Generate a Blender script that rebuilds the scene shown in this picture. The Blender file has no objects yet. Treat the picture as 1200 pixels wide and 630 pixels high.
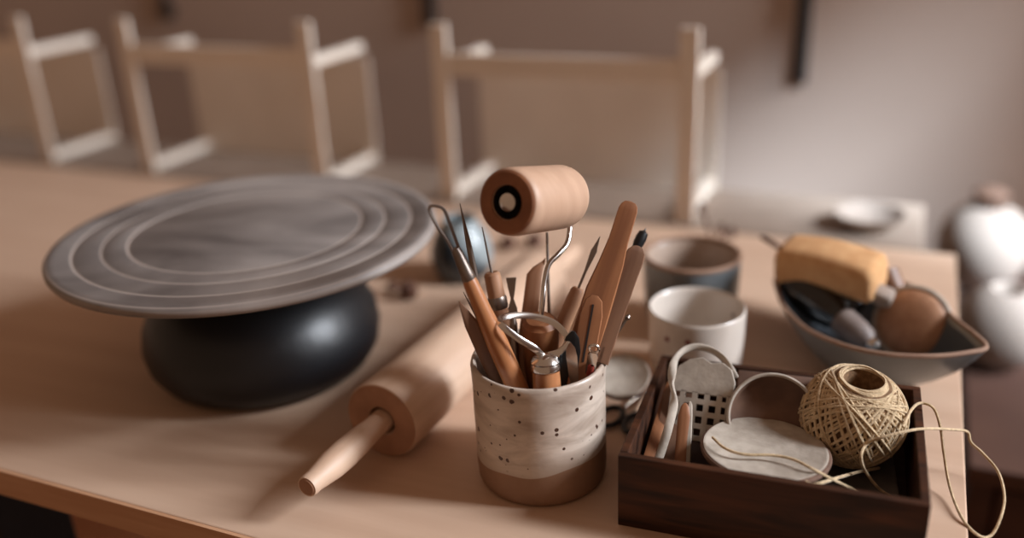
import bpy, bmesh, math, random
from math import pi, cos, sin, radians, sqrt, atan2
from mathutils import Vector, Matrix, Euler, noise
random.seed(7)
S = bpy.context.scene
C = S.collection

# ------------------------------------------------------------------ camera
H = 0.36            # camera height above the worktop; the worktop surface is z = 0, the floor z = -0.75
F, PITCH, ROLL = 1080.0, radians(22.7), radians(-2.7)
FW = Vector((0, cos(PITCH), -sin(PITCH)))
R0 = Vector((1, 0, 0)); U0 = Vector((0, sin(PITCH), cos(PITCH)))
RT = R0*cos(ROLL) + U0*sin(ROLL)
UP = -R0*sin(ROLL) + U0*cos(ROLL)
O = Vector((0, 0, H))
def ray(x, y): return FW + RT*((x-600)/F) - UP*((y-315)/F)
def T(x, y, z=0.0):             # point of a photograph pixel on a level at height z
    d = ray(x, y); return O + d*((z-H)/d.z)
def QY(x, y, Y):                # ... on the upright plane at world y = Y
    d = ray(x, y); return O + d*(Y/d.y)
def proj(p):
    d = p-O; z = d.dot(FW); return 600+F*d.dot(RT)/z, 315-F*d.dot(UP)/z
def dep(p): return (p-O).dot(FW)

cam = bpy.data.cameras.new('camera'); co = bpy.data.objects.new('camera', cam); C.objects.link(co)
m = Matrix((RT, UP, -FW)).transposed().to_4x4(); m.translation = O
co.matrix_world = m
cam.sensor_width = 36; cam.lens = F/1200*36; cam.clip_start = 0.01
cam.dof.use_dof = True; cam.dof.focus_distance = 0.565; cam.dof.aperture_fstop = 1.6
S.camera = co
# table-aligned frame
B0 = Vector((.442, .844, 0)); TU = Vector((cos(radians(-24)), sin(radians(-24)), 0)); TV = Vector((-TU.y, TU.x, 0))
TA = radians(-24)
def W(a, b, z=0): return B0 + TU*a + TV*b + Vector((0, 0, z))

# ------------------------------------------------------------------ materials
def lin(c):
    return tuple(((v/255)/12.92 if v/255 <= .04045 else (((v/255)+.055)/1.055)**2.4) for v in c) + (1,)
def mat(name, c1, c2=None, rough=.6, scale=(1, 1, 1), nscale=8, detail=4, metal=0, bump=0, bscale=None, coat=0, ramp=(.35, .7), dist=0, spec=.5, speck=None, sheen=0):
    m = bpy.data.materials.new(name); m.use_nodes = True
    nt = m.node_tree; N = nt.nodes; L = nt.links; P = N['Principled BSDF']
    P.inputs['Roughness'].default_value = rough; P.inputs['Metallic'].default_value = metal
    P.inputs['Coat Weight'].default_value = coat; P.inputs['Specular IOR Level'].default_value = spec
    P.inputs['Sheen Weight'].default_value = sheen
    tc = N.new('ShaderNodeTexCoord'); mp = N.new('ShaderNodeMapping'); mp.inputs['Scale'].default_value = scale
    L.new(tc.outputs['Object'], mp.inputs[0])
    nz = N.new('ShaderNodeTexNoise'); nz.inputs['Scale'].default_value = nscale; nz.inputs['Detail'].default_value = detail
    nz.inputs['Distortion'].default_value = dist
    L.new(mp.outputs[0], nz.inputs['Vector'])
    rp = N.new('ShaderNodeValToRGB'); rp.color_ramp.elements[0].position, rp.color_ramp.elements[1].position = ramp
    rp.color_ramp.elements[0].color = lin(c1); rp.color_ramp.elements[1].color = lin(c2 or c1)
    L.new(nz.outputs['Fac'], rp.inputs[0])
    out = rp.outputs[0]
    if speck:
        sc, th, col = speck
        v = N.new('ShaderNodeTexVoronoi'); v.inputs['Scale'].default_value = sc; L.new(tc.outputs['Object'], v.inputs['Vector'])
        # speck radius varies with cell colour
        sep = N.new('ShaderNodeSeparateColor'); L.new(v.outputs['Color'], sep.inputs[0])
        mu = N.new('ShaderNodeMath'); mu.operation = 'POWER'; mu.inputs[1].default_value = 4.0; L.new(sep.outputs[0], mu.inputs[0])
        m2 = N.new('ShaderNodeMath'); m2.operation = 'MULTIPLY'; m2.inputs[1].default_value = th; L.new(mu.outputs[0], m2.inputs[0])
        lt = N.new('ShaderNodeMath'); lt.operation = 'LESS_THAN'; L.new(v.outputs['Distance'], lt.inputs[0]); L.new(m2.outputs[0], lt.inputs[1])
        mx = N.new('ShaderNodeMix'); mx.data_type = 'RGBA'; L.new(lt.outputs[0], mx.inputs[0]); L.new(out, mx.inputs[6]); mx.inputs[7].default_value = lin(col)
        out = mx.outputs[2]
    L.new(out, P.inputs['Base Color'])
    if bump:
        b = N.new('ShaderNodeBump'); b.inputs['Strength'].default_value = bump; b.inputs['Distance'].default_value = .001
        if bscale:
            n2 = N.new('ShaderNodeTexNoise'); n2.inputs['Scale'].default_value = bscale; n2.inputs['Detail'].default_value = 3
            L.new(tc.outputs['Object'], n2.inputs['Vector']); L.new(n2.outputs['Fac'], b.inputs['Height'])
        else: L.new(nz.outputs['Fac'], b.inputs['Height'])
        L.new(b.outputs[0], P.inputs['Normal'])
    m['out'] = 1
    return m
M = {}
M['table'] = mat('birch_plywood', (198, 165, 140), (210, 179, 154), .5, (.6, 9, 9), 5, 5, spec=.35, bump=.05)
M['table_edge'] = mat('plywood_edge', (196, 148, 112), (212, 166, 130), .6, (1, 1, 14), 9, 4)
M['wall'] = mat('painted_wall', (180, 157, 142), (186, 163, 148), .9, (1, 1, 1), 3, 2, bump=.1, bscale=60)
M['floor'] = mat('floorboards', (84, 48, 28), (112, 66, 40), .5, (1, 12, 1), 3, 4)
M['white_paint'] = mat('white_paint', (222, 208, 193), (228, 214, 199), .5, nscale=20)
M['black_metal'] = mat('black_metal', (24, 20, 19), (32, 27, 25), .5, nscale=20)
M['black_plastic'] = mat('black_rubbery_enamel', (12, 13, 15), (22, 22, 25), .42, nscale=14, bump=.25, bscale=90, ramp=(.3, .75))
M['walnut'] = mat('walnut', (36, 18, 8), (76, 42, 22), .6, (1.5, 14, 14), 9, 6, dist=.6, bump=.1, spec=.25)
M['walnut_in'] = mat('walnut_inner', (48, 30, 21), (74, 47, 33), .6, (1.5, 14, 14), 7, 5, dist=.4)
M['pin_wood'] = mat('beech', (196, 162, 136), (212, 181, 156), .5, (14, 14, 1.2), 6, 4, bump=.06)
M['pin_end'] = mat('beech_end_grain', (150, 108, 82), (168, 124, 96), .7, (1, 1, 1), 60, 3)
M['roller_wood'] = mat('roller_beech', (182, 146, 120), (194, 158, 132), .5, (12, 12, 1.2), 8, 4)
M['roller_end'] = mat('roller_end_grain', (126, 78, 50), (146, 94, 62), .6, (1, 1, 1), 80, 3)
M['handle_wood'] = mat('varnished_handle_wood', (164, 106, 66), (190, 130, 88), .35, (14, 14, 1.4), 9, 4, coat=.3)
M['tool_wood'] = mat('oiled_tool_wood', (126, 78, 48), (160, 106, 68), .5, (12, 12, 1.0), 9, 4, dist=.3)
M['tool_wood_light'] = mat('pale_tool_wood', (166, 120, 90), (188, 144, 112), .5, (12, 12, 1.0), 9, 4)
M['tool_wood_dark'] = mat('brown_tool_wood', (104, 72, 54), (134, 98, 74), .45, (12, 12, 1.0), 9, 4)
M['steel'] = mat('steel', (206, 200, 194), (224, 218, 212), .2, nscale=40, metal=1)
M['dull_steel'] = mat('dull_steel', (128, 116, 108), (156, 144, 134), .38, nscale=40, metal=1)
M['dark_hole'] = mat('dark_bore', (30, 18, 14), (36, 22, 16), .8)
M['twine'] = mat('jute_twine', (182, 156, 120), (216, 190, 152), .9, (1, 1, 1), 260, 2, bump=.6, bscale=900, sheen=.2)
M['twine_core'] = mat('jute_core', (96, 68, 44), (134, 102, 70), .95, nscale=300)
M['clay_pale'] = mat('pale_clay', (158, 146, 132), (184, 172, 158), .75, nscale=90, bump=.25, bscale=250)
M['clay_brown'] = mat('brown_clay', (88, 62, 48), (112, 82, 64), .8, nscale=60, bump=.2, bscale=200)
M['white_glaze'] = mat('speckled_white_glaze', (196, 184, 172), (212, 202, 192), .35, nscale=16, coat=.3, speck=(95, .22, (88, 52, 38)))
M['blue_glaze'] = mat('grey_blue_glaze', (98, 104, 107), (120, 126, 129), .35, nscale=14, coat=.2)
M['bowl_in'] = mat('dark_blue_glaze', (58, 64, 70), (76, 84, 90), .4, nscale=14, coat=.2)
M['rim_brown'] = mat('bare_clay_rim', (140, 108, 88), (160, 128, 106), .7, nscale=60)
M['cup_in'] = mat('beige_glaze', (160, 138, 122), (178, 158, 142), .4, nscale=14, coat=.2)
M['sponge'] = mat('tan_sponge', (196, 146, 98), (212, 166, 118), .95, nscale=90, bump=.4, bscale=300)
M['worn_grey'] = mat('worn_grey_wood', (110, 96, 90), (134, 120, 112), .55, nscale=60)
M['gloss_black'] = mat('gloss_black', (14, 12, 12), (22, 19, 18), .12, nscale=10, coat=.4)
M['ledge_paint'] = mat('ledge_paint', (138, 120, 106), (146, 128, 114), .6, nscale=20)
M['red_paint'] = mat('red_paint', (140, 52, 40), (150, 60, 46), .5)
M['brown_dot'] = mat('red_brown_dot', (116, 52, 42), (126, 60, 48), .5)
M['cabinet'] = mat('stained_cabinet', (74, 48, 38), (92, 62, 48), .6, (1, 1, 10), 5, 4)
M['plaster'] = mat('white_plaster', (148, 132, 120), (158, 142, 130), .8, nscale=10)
M['pod'] = mat('dark_pod', (74, 42, 28), (100, 62, 40), .7, nscale=60)
M['stool_wood'] = mat('stool_wood', (206, 140, 98), (220, 156, 112), .5, (1, 1, 8), 6, 3)
M['grey_felt'] = mat('grey_slate', (92, 86, 82), (118, 110, 104), .8, nscale=60)

def cup_mat():   # white speckled glaze dipped over bare brown clay; the dip line runs uneven round the pot
    m = mat('dipped_glaze', (148, 128, 112), (204, 188, 173), .34, (1, 1, 3.2), 26, 6, coat=.3, speck=(230, .42, (70, 42, 30)), bump=.5, bscale=55, ramp=(.30, .60), dist=.5)
    nt = m.node_tree; N = nt.nodes; L = nt.links; P = N['Principled BSDF']
    src = P.inputs['Base Color'].links[0].from_socket
    tc = N.new('ShaderNodeTexCoord'); sp = N.new('ShaderNodeSeparateXYZ'); L.new(tc.outputs['Object'], sp.inputs[0])
    nz = N.new('ShaderNodeTexNoise'); nz.inputs['Scale'].default_value = 18; nz.inputs['Detail'].default_value = 1; L.new(tc.outputs['Object'], nz.inputs['Vector'])
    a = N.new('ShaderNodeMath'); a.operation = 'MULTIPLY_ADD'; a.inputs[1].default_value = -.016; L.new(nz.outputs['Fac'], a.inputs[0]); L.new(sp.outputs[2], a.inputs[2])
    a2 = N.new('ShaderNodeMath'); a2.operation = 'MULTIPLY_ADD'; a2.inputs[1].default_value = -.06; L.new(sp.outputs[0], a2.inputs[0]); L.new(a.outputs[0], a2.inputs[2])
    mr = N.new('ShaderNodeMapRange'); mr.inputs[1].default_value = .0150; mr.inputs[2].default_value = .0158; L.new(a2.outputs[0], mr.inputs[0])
    n2 = N.new('ShaderNodeTexNoise'); n2.inputs['Scale'].default_value = 60; L.new(tc.outputs['Object'], n2.inputs['Vector'])
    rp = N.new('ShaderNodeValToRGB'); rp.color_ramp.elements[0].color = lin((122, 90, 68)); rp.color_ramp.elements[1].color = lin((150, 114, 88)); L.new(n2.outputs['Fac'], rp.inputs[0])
    # thicker greyish glaze band just over the line
    r3 = N.new('ShaderNodeMapRange'); r3.inputs[1].default_value = .0165; r3.inputs[2].default_value = .025; L.new(a2.outputs[0], r3.inputs[0])
    mx0 = N.new('ShaderNodeMix'); mx0.data_type = 'RGBA'; L.new(r3.outputs[0], mx0.inputs[0]); mx0.inputs[6].default_value = lin((176, 158, 142)); L.new(src, mx0.inputs[7])
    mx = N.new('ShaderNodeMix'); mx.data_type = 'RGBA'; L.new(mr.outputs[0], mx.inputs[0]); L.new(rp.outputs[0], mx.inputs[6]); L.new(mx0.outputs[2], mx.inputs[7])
    L.new(mx.outputs[2], P.inputs['Base Color'])
    r2 = N.new('ShaderNodeMapRange'); r2.inputs[1].default_value = .0150; r2.inputs[2].default_value = .0158; r2.inputs[3].default_value = .75; r2.inputs[4].default_value = .38
    L.new(a2.outputs[0], r2.inputs[0]); L.new(r2.outputs[0], P.inputs['Roughness'])
    P.inputs['Coat Weight'].default_value = .1
    return m
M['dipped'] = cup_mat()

def disc_mat():   # clay-stained metal head with turned rings
    m = mat('clay_stained_wheel_head', (86, 79, 76), (156, 147, 141), .5, (1, 1.6, 1), 7, 7, dist=.7, bump=.12, bscale=120, ramp=(.32, .7))
    nt = m.node_tree; N = nt.nodes; L = nt.links; P = N['Principled BSDF']
    src = P.inputs['Base Color'].links[0].from_socket
    tc = N.new('ShaderNodeTexCoord'); sp = N.new('ShaderNodeSeparateXYZ'); L.new(tc.outputs['Object'], sp.inputs[0])
    cx = N.new('ShaderNodeCombineXYZ'); L.new(sp.outputs[0], cx.inputs[0]); L.new(sp.outputs[1], cx.inputs[1])
    ln = N.new('ShaderNodeVectorMath'); ln.operation = 'LENGTH'; L.new(cx.outputs[0], ln.inputs[0])
    rp = N.new('ShaderNodeValToRGB'); rp.color_ramp.interpolation = 'LINEAR'
    e = rp.color_ramp.elements
    dv = N.new('ShaderNodeMath'); dv.operation = 'DIVIDE'; dv.inputs[1].default_value = .148; L.new(ln.outputs['Value'], dv.inputs[0]); L.new(dv.outputs[0], rp.inputs[0])
    e[0].position = 0; e[0].color = (0, 0, 0, 1); e[1].position = 1; e[1].color = (.35, .35, .35, 1)
    for r_, h in ((.60, .9), (.725, .75), (.865, .85), (.985, .5)):
        for q, vv in ((-.009, .0), (-.003, h), (.003, h), (.009, 0)):
            k = e.new(min(.999, r_+q)); k.color = (vv, vv, vv, 1)
    mx = N.new('ShaderNodeMix'); mx.data_type = 'RGBA'; L.new(rp.outputs[0], mx.inputs[0]); L.new(src, mx.inputs[6]); mx.inputs[7].default_value = lin((196, 182, 172))
    L.new(mx.outputs[2], P.inputs['Base Color'])
    return m
M['head'] = disc_mat()

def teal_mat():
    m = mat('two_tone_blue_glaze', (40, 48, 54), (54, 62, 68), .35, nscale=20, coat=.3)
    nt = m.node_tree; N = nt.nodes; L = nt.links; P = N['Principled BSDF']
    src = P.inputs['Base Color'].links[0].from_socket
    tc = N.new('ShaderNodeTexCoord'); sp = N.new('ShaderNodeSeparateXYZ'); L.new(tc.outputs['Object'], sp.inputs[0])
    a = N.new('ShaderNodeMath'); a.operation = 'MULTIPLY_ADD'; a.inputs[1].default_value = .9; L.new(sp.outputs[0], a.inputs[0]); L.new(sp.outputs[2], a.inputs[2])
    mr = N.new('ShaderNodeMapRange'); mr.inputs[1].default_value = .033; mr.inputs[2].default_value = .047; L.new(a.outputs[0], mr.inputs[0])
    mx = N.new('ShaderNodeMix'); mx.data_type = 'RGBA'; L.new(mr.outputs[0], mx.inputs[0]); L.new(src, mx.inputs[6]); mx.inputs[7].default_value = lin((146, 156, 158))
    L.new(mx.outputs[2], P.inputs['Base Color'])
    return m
M['teal'] = teal_mat()

# ------------------------------------------------------------------ helpers
def obj(name, bm, m, parent=None, smooth=True, angle=35, loc=None):
    me = bpy.data.meshes.new(name)
    bmesh.ops.recalc_face_normals(bm, faces=bm.faces)
    bm.to_mesh(me); bm.free()
    me.materials.append(M[m] if isinstance(m, str) else m)
    if smooth:
        for p in me.polygons: p.use_smooth = True
        me.set_sharp_from_angle(angle=radians(angle))
    o = bpy.data.objects.new(name, me); C.objects.link(o)
    if parent: o.parent = parent
    if loc is not None: o.location = loc
    return o
def tag(o, label=None, cat=None, group=None, kind=None):
    if label: o['label'] = label
    if cat: o['category'] = cat
    if group: o['group'] = group
    if kind: o['kind'] = kind
    return o
def thing(name, label, cat, loc=(0, 0, 0), rotz=0, group=None):
    o = bpy.data.objects.new(name, None); C.objects.link(o); o.empty_display_size = .02
    o.location = loc; o.rotation_euler = (0, 0, rotz)
    return tag(o, label, cat, group)
def lathe(bm, prof, seg=48, mtx=None, sq=(1, 1), ring=False):
    rings = []
    for r, z in prof:
        if r < 1e-6: rings.append([bm.verts.new((0, 0, z))])
        else: rings.append([bm.verts.new((r*cos(2*pi*i/seg)*sq[0], r*sin(2*pi*i/seg)*sq[1], z)) for i in range(seg)])
    vs = [v for r in rings for v in r]
    for a, b in list(zip(rings, rings[1:]))+([(rings[-1], rings[0])] if ring else []):
        for i in range(seg):
            j = (i+1) % seg
            if len(a) == 1 and len(b) == 1: continue
            if len(a) == 1: bm.faces.new((a[0], b[i], b[j]))
            elif len(b) == 1: bm.faces.new((a[i], a[j], b[0]))
            else: bm.faces.new((a[i], a[j], b[j], b[i]))
    for end in (() if ring else (rings[0], rings[-1])):
        if len(end) > 1: bm.faces.new(end)
    if mtx is not None: bmesh.ops.transform(bm, matrix=mtx, verts=vs)
    return bm
def LA(prof, seg=48, mtx=None, sq=(1, 1), ring=False): return lathe(bmesh.new(), prof, seg, mtx, sq, ring)
def box(bm, x0, x1, y0, y1, z0, z1, bev=0, mtx=None):
    r = bmesh.ops.create_cube(bm, size=1)
    vs = r['verts']
    bmesh.ops.transform(bm, matrix=Matrix.Translation(((x0+x1)/2, (y0+y1)/2, (z0+z1)/2)) @ Matrix.Diagonal((x1-x0, y1-y0, z1-z0, 1)), verts=vs)
    if bev:
        es = list({e for v in vs for e in v.link_edges})
        rr = bmesh.ops.bevel(bm, geom=es, offset=bev, segments=2, affect='EDGES', profile=.5)
        vs = list({v for f in rr['faces'] for v in f.verts} | {v for v in vs if v.is_valid})
    if mtx is not None: bmesh.ops.transform(bm, matrix=mtx, verts=vs)
    return bm
def BX(*a, **k): return box(bmesh.new(), *a, **k)
def catmull(P, n=8):
    P = [Vector(p) for p in P]; out = []
    for i in range(len(P)-1):
        p0 = P[i-1] if i else P[0]*2-P[1]; p1 = P[i]; p2 = P[i+1]; p3 = P[i+2] if i+2 < len(P) else P[-1]*2-P[-2]
        for k in range(n):
            t = k/n
            out.append(.5*((2*p1)+(p2-p0)*t+(2*p0-5*p1+4*p2-p3)*t*t+(3*p1-p0-3*p2+p3)*t**3))
    out.append(P[-1]); return out
def sweep(bm, pts, rad, seg=8, flat=1.0, closed=False, upv=None, cap=True):
    """tube along pts; rad number or list; flat squashes the section's second axis"""
    n = len(pts); rings = []
    pts = [Vector(p) for p in pts]
    nrm = None
    for i in range(n):
        if closed: t = (pts[(i+1) % n]-pts[i-1]).normalized()
        else: t = (pts[min(i+1, n-1)]-pts[max(i-1, 0)]).normalized()
        if upv is not None:
            nn = Vector(upv) - t*Vector(upv).dot(t)
        elif nrm is None:
            nn = t.orthogonal()
        else: nn = nrm - t*nrm.dot(t)
        nrm = nn.normalized(); b = t.cross(nrm)
        r = rad[i] if isinstance(rad, (list, tuple)) else rad
        rings.append([bm.verts.new(pts[i] + nrm*(r*flat*cos(2*pi*k/seg)) + b*(r*sin(2*pi*k/seg))) for k in range(seg)])
    for i in range(n if closed else n-1):
        a, b = rings[i], rings[(i+1) % n]
        for k in range(seg):
            j = (k+1) % seg; bm.faces.new((a[k], a[j], b[j], b[k]))
    if not closed and cap: bm.faces.new(rings[0]); bm.faces.new(rings[-1])
    return bm
def SW(*a, **k): return sweep(bmesh.new(), *a, **k)
def slab(bm, outline, th, axis='y', bev=.0006, mtx=None):
    """flat plate: outline of (x, z) points, thickness th along y, softened edges"""
    rings = []
    cx = sum(p[0] for p in outline)/len(outline); cz = sum(p[1] for p in outline)/len(outline)
    def ins(p, d):
        v = Vector((p[0]-cx, p[1]-cz)); L_ = v.length or 1; v = v*(max(0, L_-d)/L_); return cx+v.x, cz+v.y
    for y, d in ((-th/2, bev), (-th/2+bev, 0), (th/2-bev, 0), (th/2, bev)):
        rings.append([bm.verts.new((ins(p, d)[0], y, ins(p, d)[1])) for p in outline])
    for a, b in zip(rings, rings[1:]):
        for i in range(len(a)):
            j = (i+1) % len(a); bm.faces.new((a[i], a[j], b[j], b[i]))
    bm.faces.new(rings[0]); bm.faces.new(rings[-1])
    if mtx is not None: bmesh.ops.transform(bm, matrix=mtx, verts=[v for r in rings for v in r])
    return bm
def blade(bm, sects, th, seg=12, mtx=None):
    """stick of lens section along z: sects = (z, xcentre, halfwidth, thickness factor)"""
    rings = []
    for z, xc, hw, tf in sects:
        row = []
        for i in range(seg):
            a = 2*pi*(i+.5)/seg; f = (abs(cos(a))**7+abs(sin(a))**7)**(-1/7)
            row.append(bm.verts.new((xc+hw*cos(a)*f, th*tf*sin(a)*f, z)))
        rings.append(row)
    for a, b in zip(rings, rings[1:]):
        for i in range(seg):
            j = (i+1) % seg; bm.faces.new((a[i], a[j], b[j], b[i]))
    bm.faces.new(rings[0]); bm.faces.new(rings[-1])
    if mtx is not None: bmesh.ops.transform(bm, matrix=mtx, verts=[v for r in rings for v in r])
    return bm

# ------------------------------------------------------------------ setting
WALL_B = .42
RW = 2.2            # right wall, in the table frame
def tframe(name_bm): pass
FR = Matrix.Translation(B0) @ Matrix.Rotation(TA, 4, 'Z')
def sobj(name, bm, m):
    o = obj(name, bm, m, smooth=False); o.matrix_world = FR; o['kind'] = 'structure'; return o
sobj('wall_back', BX(-3.2, RW+.14, WALL_B, WALL_B+.12, -.75, 2.5), 'wall')
sobj('floor', BX(-3.2, RW+.14, -2.6, WALL_B+.12, -.83, -.75), 'floor')
sobj('baseboard_back', BX(-3.2, RW, WALL_B-.015, WALL_B, -.75, -.66, bev=.003), 'white_paint')
# right wall with a window opening and an added slit shaping the light patch
wins = [(-.12, .38, .75, 2.15), (-1.02, -.79, .60, 2.18)]
bm = bmesh.new()
box(bm, RW, RW+.12, -2.6, -1.02, -.75, 2.5); box(bm, RW, RW+.12, -.79, -.12, -.75, 2.5); box(bm, RW, RW+.12, .38, WALL_B, -.75, 2.5)
for (b0, b1, z0, z1) in wins:
    box(bm, RW, RW+.12, b0, b1, -.75, z0); box(bm, RW, RW+.12, b0, b1, z1, 2.5)
sobj('wall_right', bm, 'wall')
for k, (b0, b1, z0, z1) in enumerate(wins):
    bm = bmesh.new(); x0, x1 = RW+.06, RW+.10; f = .035 if k == 0 else .012
    box(bm, x0, x1, b0, b0+f, z0, z1, bev=.003); box(bm, x0, x1, b1-f, b1, z0, z1, bev=.003)
    box(bm, x0, x1, b0+f, b1-f, z0, z0+f, bev=.003); box(bm, x0, x1, b0+f, b1-f, z1-f, z1, bev=.003)
    sobj('window_%d' % (k+1), bm, 'white_paint')  # the second frames the added slit, not a known window

# ------------------------------------------------------------------ worktable
t = thing('worktable', 'pale plywood worktable carrying the pottery tools', 'table', B0, TA)
obj('tabletop', BX(-1.75, 0, -.60, 0, -.0215, 0, bev=.0012), 'table', t, smooth=False)
bm = bmesh.new()
obj('edge_band', BX(-1.75, 0, -.6025, -.60, -.0215, -.0004), 'table_edge', t, smooth=False)
for a_, b_ in ((-.05, -.56), (-.675, -.565), (-1.70, -.05), (-.05, -.05)):
    obj('leg', BX(a_-.03, a_+.03, b_-.03, b_+.03, -.75, -.0215, bev=.002), 'black_metal', t, smooth=False)

# low stool under the table
ps = T(70, 630, -.38)
st = thing('wooden_stool', 'brown wooden stool in the dark under the left of the table', 'stool', (ps.x, ps.y, -.75))
obj('seat', LA([(0, .33), (.13, .33), (.15, .335), (.153, .348), (.148, .36), (.12, .362), (0, .355)], 40), 'stool_wood', st)
for k in range(4):
    a = pi/4+k*pi/2
    obj('leg', SW([(cos(a)*.15, sin(a)*.15, 0), (cos(a)*.10, sin(a)*.10, .335)], [.012, .017], 12), 'stool_wood', st)
obj('stretcher', SW([(cos(pi/4+k*pi/2)*.127, sin(pi/4+k*pi/2)*.127, .15) for k in range(4)], .008, 8, closed=True), 'stool_wood', st)

# white ledge behind the table with three display frames
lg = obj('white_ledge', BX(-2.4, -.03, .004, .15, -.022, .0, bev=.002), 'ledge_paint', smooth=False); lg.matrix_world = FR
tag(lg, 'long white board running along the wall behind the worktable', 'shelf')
def frame_unit(a0, label):
    t = thing('white_display_frame', label, 'rack', W(a0, .012), TA, 'white open frames behind the table')
    w, d, h, p = .315, .125, .215, .022
    for (x, y) in ((0, 0), (w-p, 0)):
        obj('post', BX(x, x+p, y, y+.006, 0, h, bev=.002), 'white_paint', t, smooth=False)
    obj('front_rail', BX(p, w-p, .0005, .0055, .155, .182, bev=.002), 'white_paint', t, smooth=False)
    for x in (0, w-p):
        for z in (.158, .003):
            obj('side_rail', BX(x+.005, x+p-.005, .006, d, z, z+.012, bev=.0015), 'white_paint', t, smooth=False)
    obj('back_panel', BX(.0, w, d, d+.0025, .0, .150, bev=.0006), 'white_paint', t, smooth=False)
    return t
frame_unit(-1.55, 'white open frame at the far left edge, cut by the picture side')
frame_unit(-1.06, 'white open frame above the back of the round wheel head')
frame_unit(-.58, 'white open frame behind the tool pot and wooden roller')
# wall rails
def rail(a, z0, w, label, foot=False):
    t = thing('wall_rail', label, 'rail', W(a, WALL_B-.0035, z0), TA, 'black rails hanging on the wall')
    bm = bmesh.new(); box(bm, -w/2, w/2, -.003, .003, 0, 1.2, bev=.001)
    obj('bar', bm, 'black_metal', t, smooth=False)
    if foot: obj('end_cap', LA([(0, -.018), (.014, -.014), (.02, 0), (.014, .014), (0, .018)], 20, Matrix.Diagonal((1, .16, 1, 1))), 'black_metal', t)
    return t
rail(-.208, .078, .020, 'dark brown-black wall rail, the long one right of centre')
rail(-.795, .150, .022, 'black wall rail above the left post of the frame behind the wooden roller', False)
rail(-1.345, .170, .016, 'short black wall rail with a rounded end, at the upper left', True)

# low cabinet right of the table with plaster forms
cb = thing('low_cabinet', 'dark brown low cabinet beside the right end of the table', 'cabinet', B0, TA)
zc = -.158
obj('top', BX(.03, .50, -.13, .38, zc-.02, zc, bev=.002), 'cabinet', cb, smooth=False)
bm = bmesh.new(); box(bm, .035, .055, -.12, .37, -.75, zc-.02); box(bm, .475, .495, -.12, .37, -.75, zc-.02); box(bm, .055, .475, .35, .37, -.75, zc-.02); box(bm, .055, .475, -.12, .35, -.75, -.70)
obj('carcass', bm, 'cabinet', cb, smooth=False)
for z0, z1 in ((-.29, -.185), (-.69, -.42)):
    d = obj('drawer', BX(.058, .472, -.122, -.10, z0, z1, bev=.002), 'cabinet', cb, smooth=False)
    obj('knob', LA([(0, 0), (.006, 0), (.006, .01), (.011, .016), (.011, .022), (0, .025)], 20, Matrix.Translation((.265, -.122, (z0+z1)/2)) @ Matrix.Rotation(pi/2, 4, 'X')), 'black_metal', d)
def globe(Y, px, py, r, label, neck):
    p = QY(px, py, Y)
    z0 = zc
    rz = (p.z-z0)
    t = thing('round_vase', label, 'vase', (p.x, p.y, z0))
    prof = [(0, 0)] + [(r*sin(a)*1.0, rz - rz*cos(a)) if a < pi/2 else (r*sin(a), rz - r*cos(a)) for a in [radians(k) for k in range(22, 160, 8)]]
    top = prof[-1]
    prof += [(top[0]-.003, top[1]-.002), (top[0]-.006, top[1]-.02), (0, top[1]-.03)]
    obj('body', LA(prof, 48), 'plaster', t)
    if neck: obj('stopper', LA([(0, top[1]-.012), (.015, top[1]-.01), (.018, top[1]+.008), (.022, top[1]+.016), (.014, top[1]+.022), (0, top[1]+.024)], 24), 'clay_brown', t)
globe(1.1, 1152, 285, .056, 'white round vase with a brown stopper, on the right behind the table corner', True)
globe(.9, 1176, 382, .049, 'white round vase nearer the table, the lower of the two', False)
p = T(1052, 270, 0)
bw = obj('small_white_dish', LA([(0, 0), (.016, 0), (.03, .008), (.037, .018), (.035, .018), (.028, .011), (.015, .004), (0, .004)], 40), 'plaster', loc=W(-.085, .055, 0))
tag(bw, 'small white dish on the ledge behind the table corner', 'dish')

# ------------------------------------------------------------------ banding wheel
bwc = Vector((-.206, .684, 0))
t = thing('banding_wheel', 'grey ringed banding wheel on a black domed base', 'turntable', bwc)
obj('base', LA([(0, 0), (.074, 0), (.085, .006), (.0925, .018), (.0950, .032), (.0925, .047), (.085, .062), (.072, .076), (.055, .086), (.036, .093), (.022, .096), (0, .096)], 72), 'black_plastic', t)
obj('spindle', LA([(0, .09), (.017, .09), (.017, .108), (0, .108)], 32), 'dull_steel', t)
bm = LA([(0, .106), (.05, .1065), (.140, .1095), (.1465, .1115), (.148, .114), (.148, .1165), (.1465, .1185), (.1405, .119), (.1395, .1186), (.1285, .1186), (.128, .1182), (.127, .1186), (.108, .1186), (.1073, .1182), (.1066, .1186), (.0895, .1186), (.0888, .1181), (.088, .1184), (0, .1184)], 128)
obj('wheel_head', bm, 'head', t, angle=50)

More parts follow.
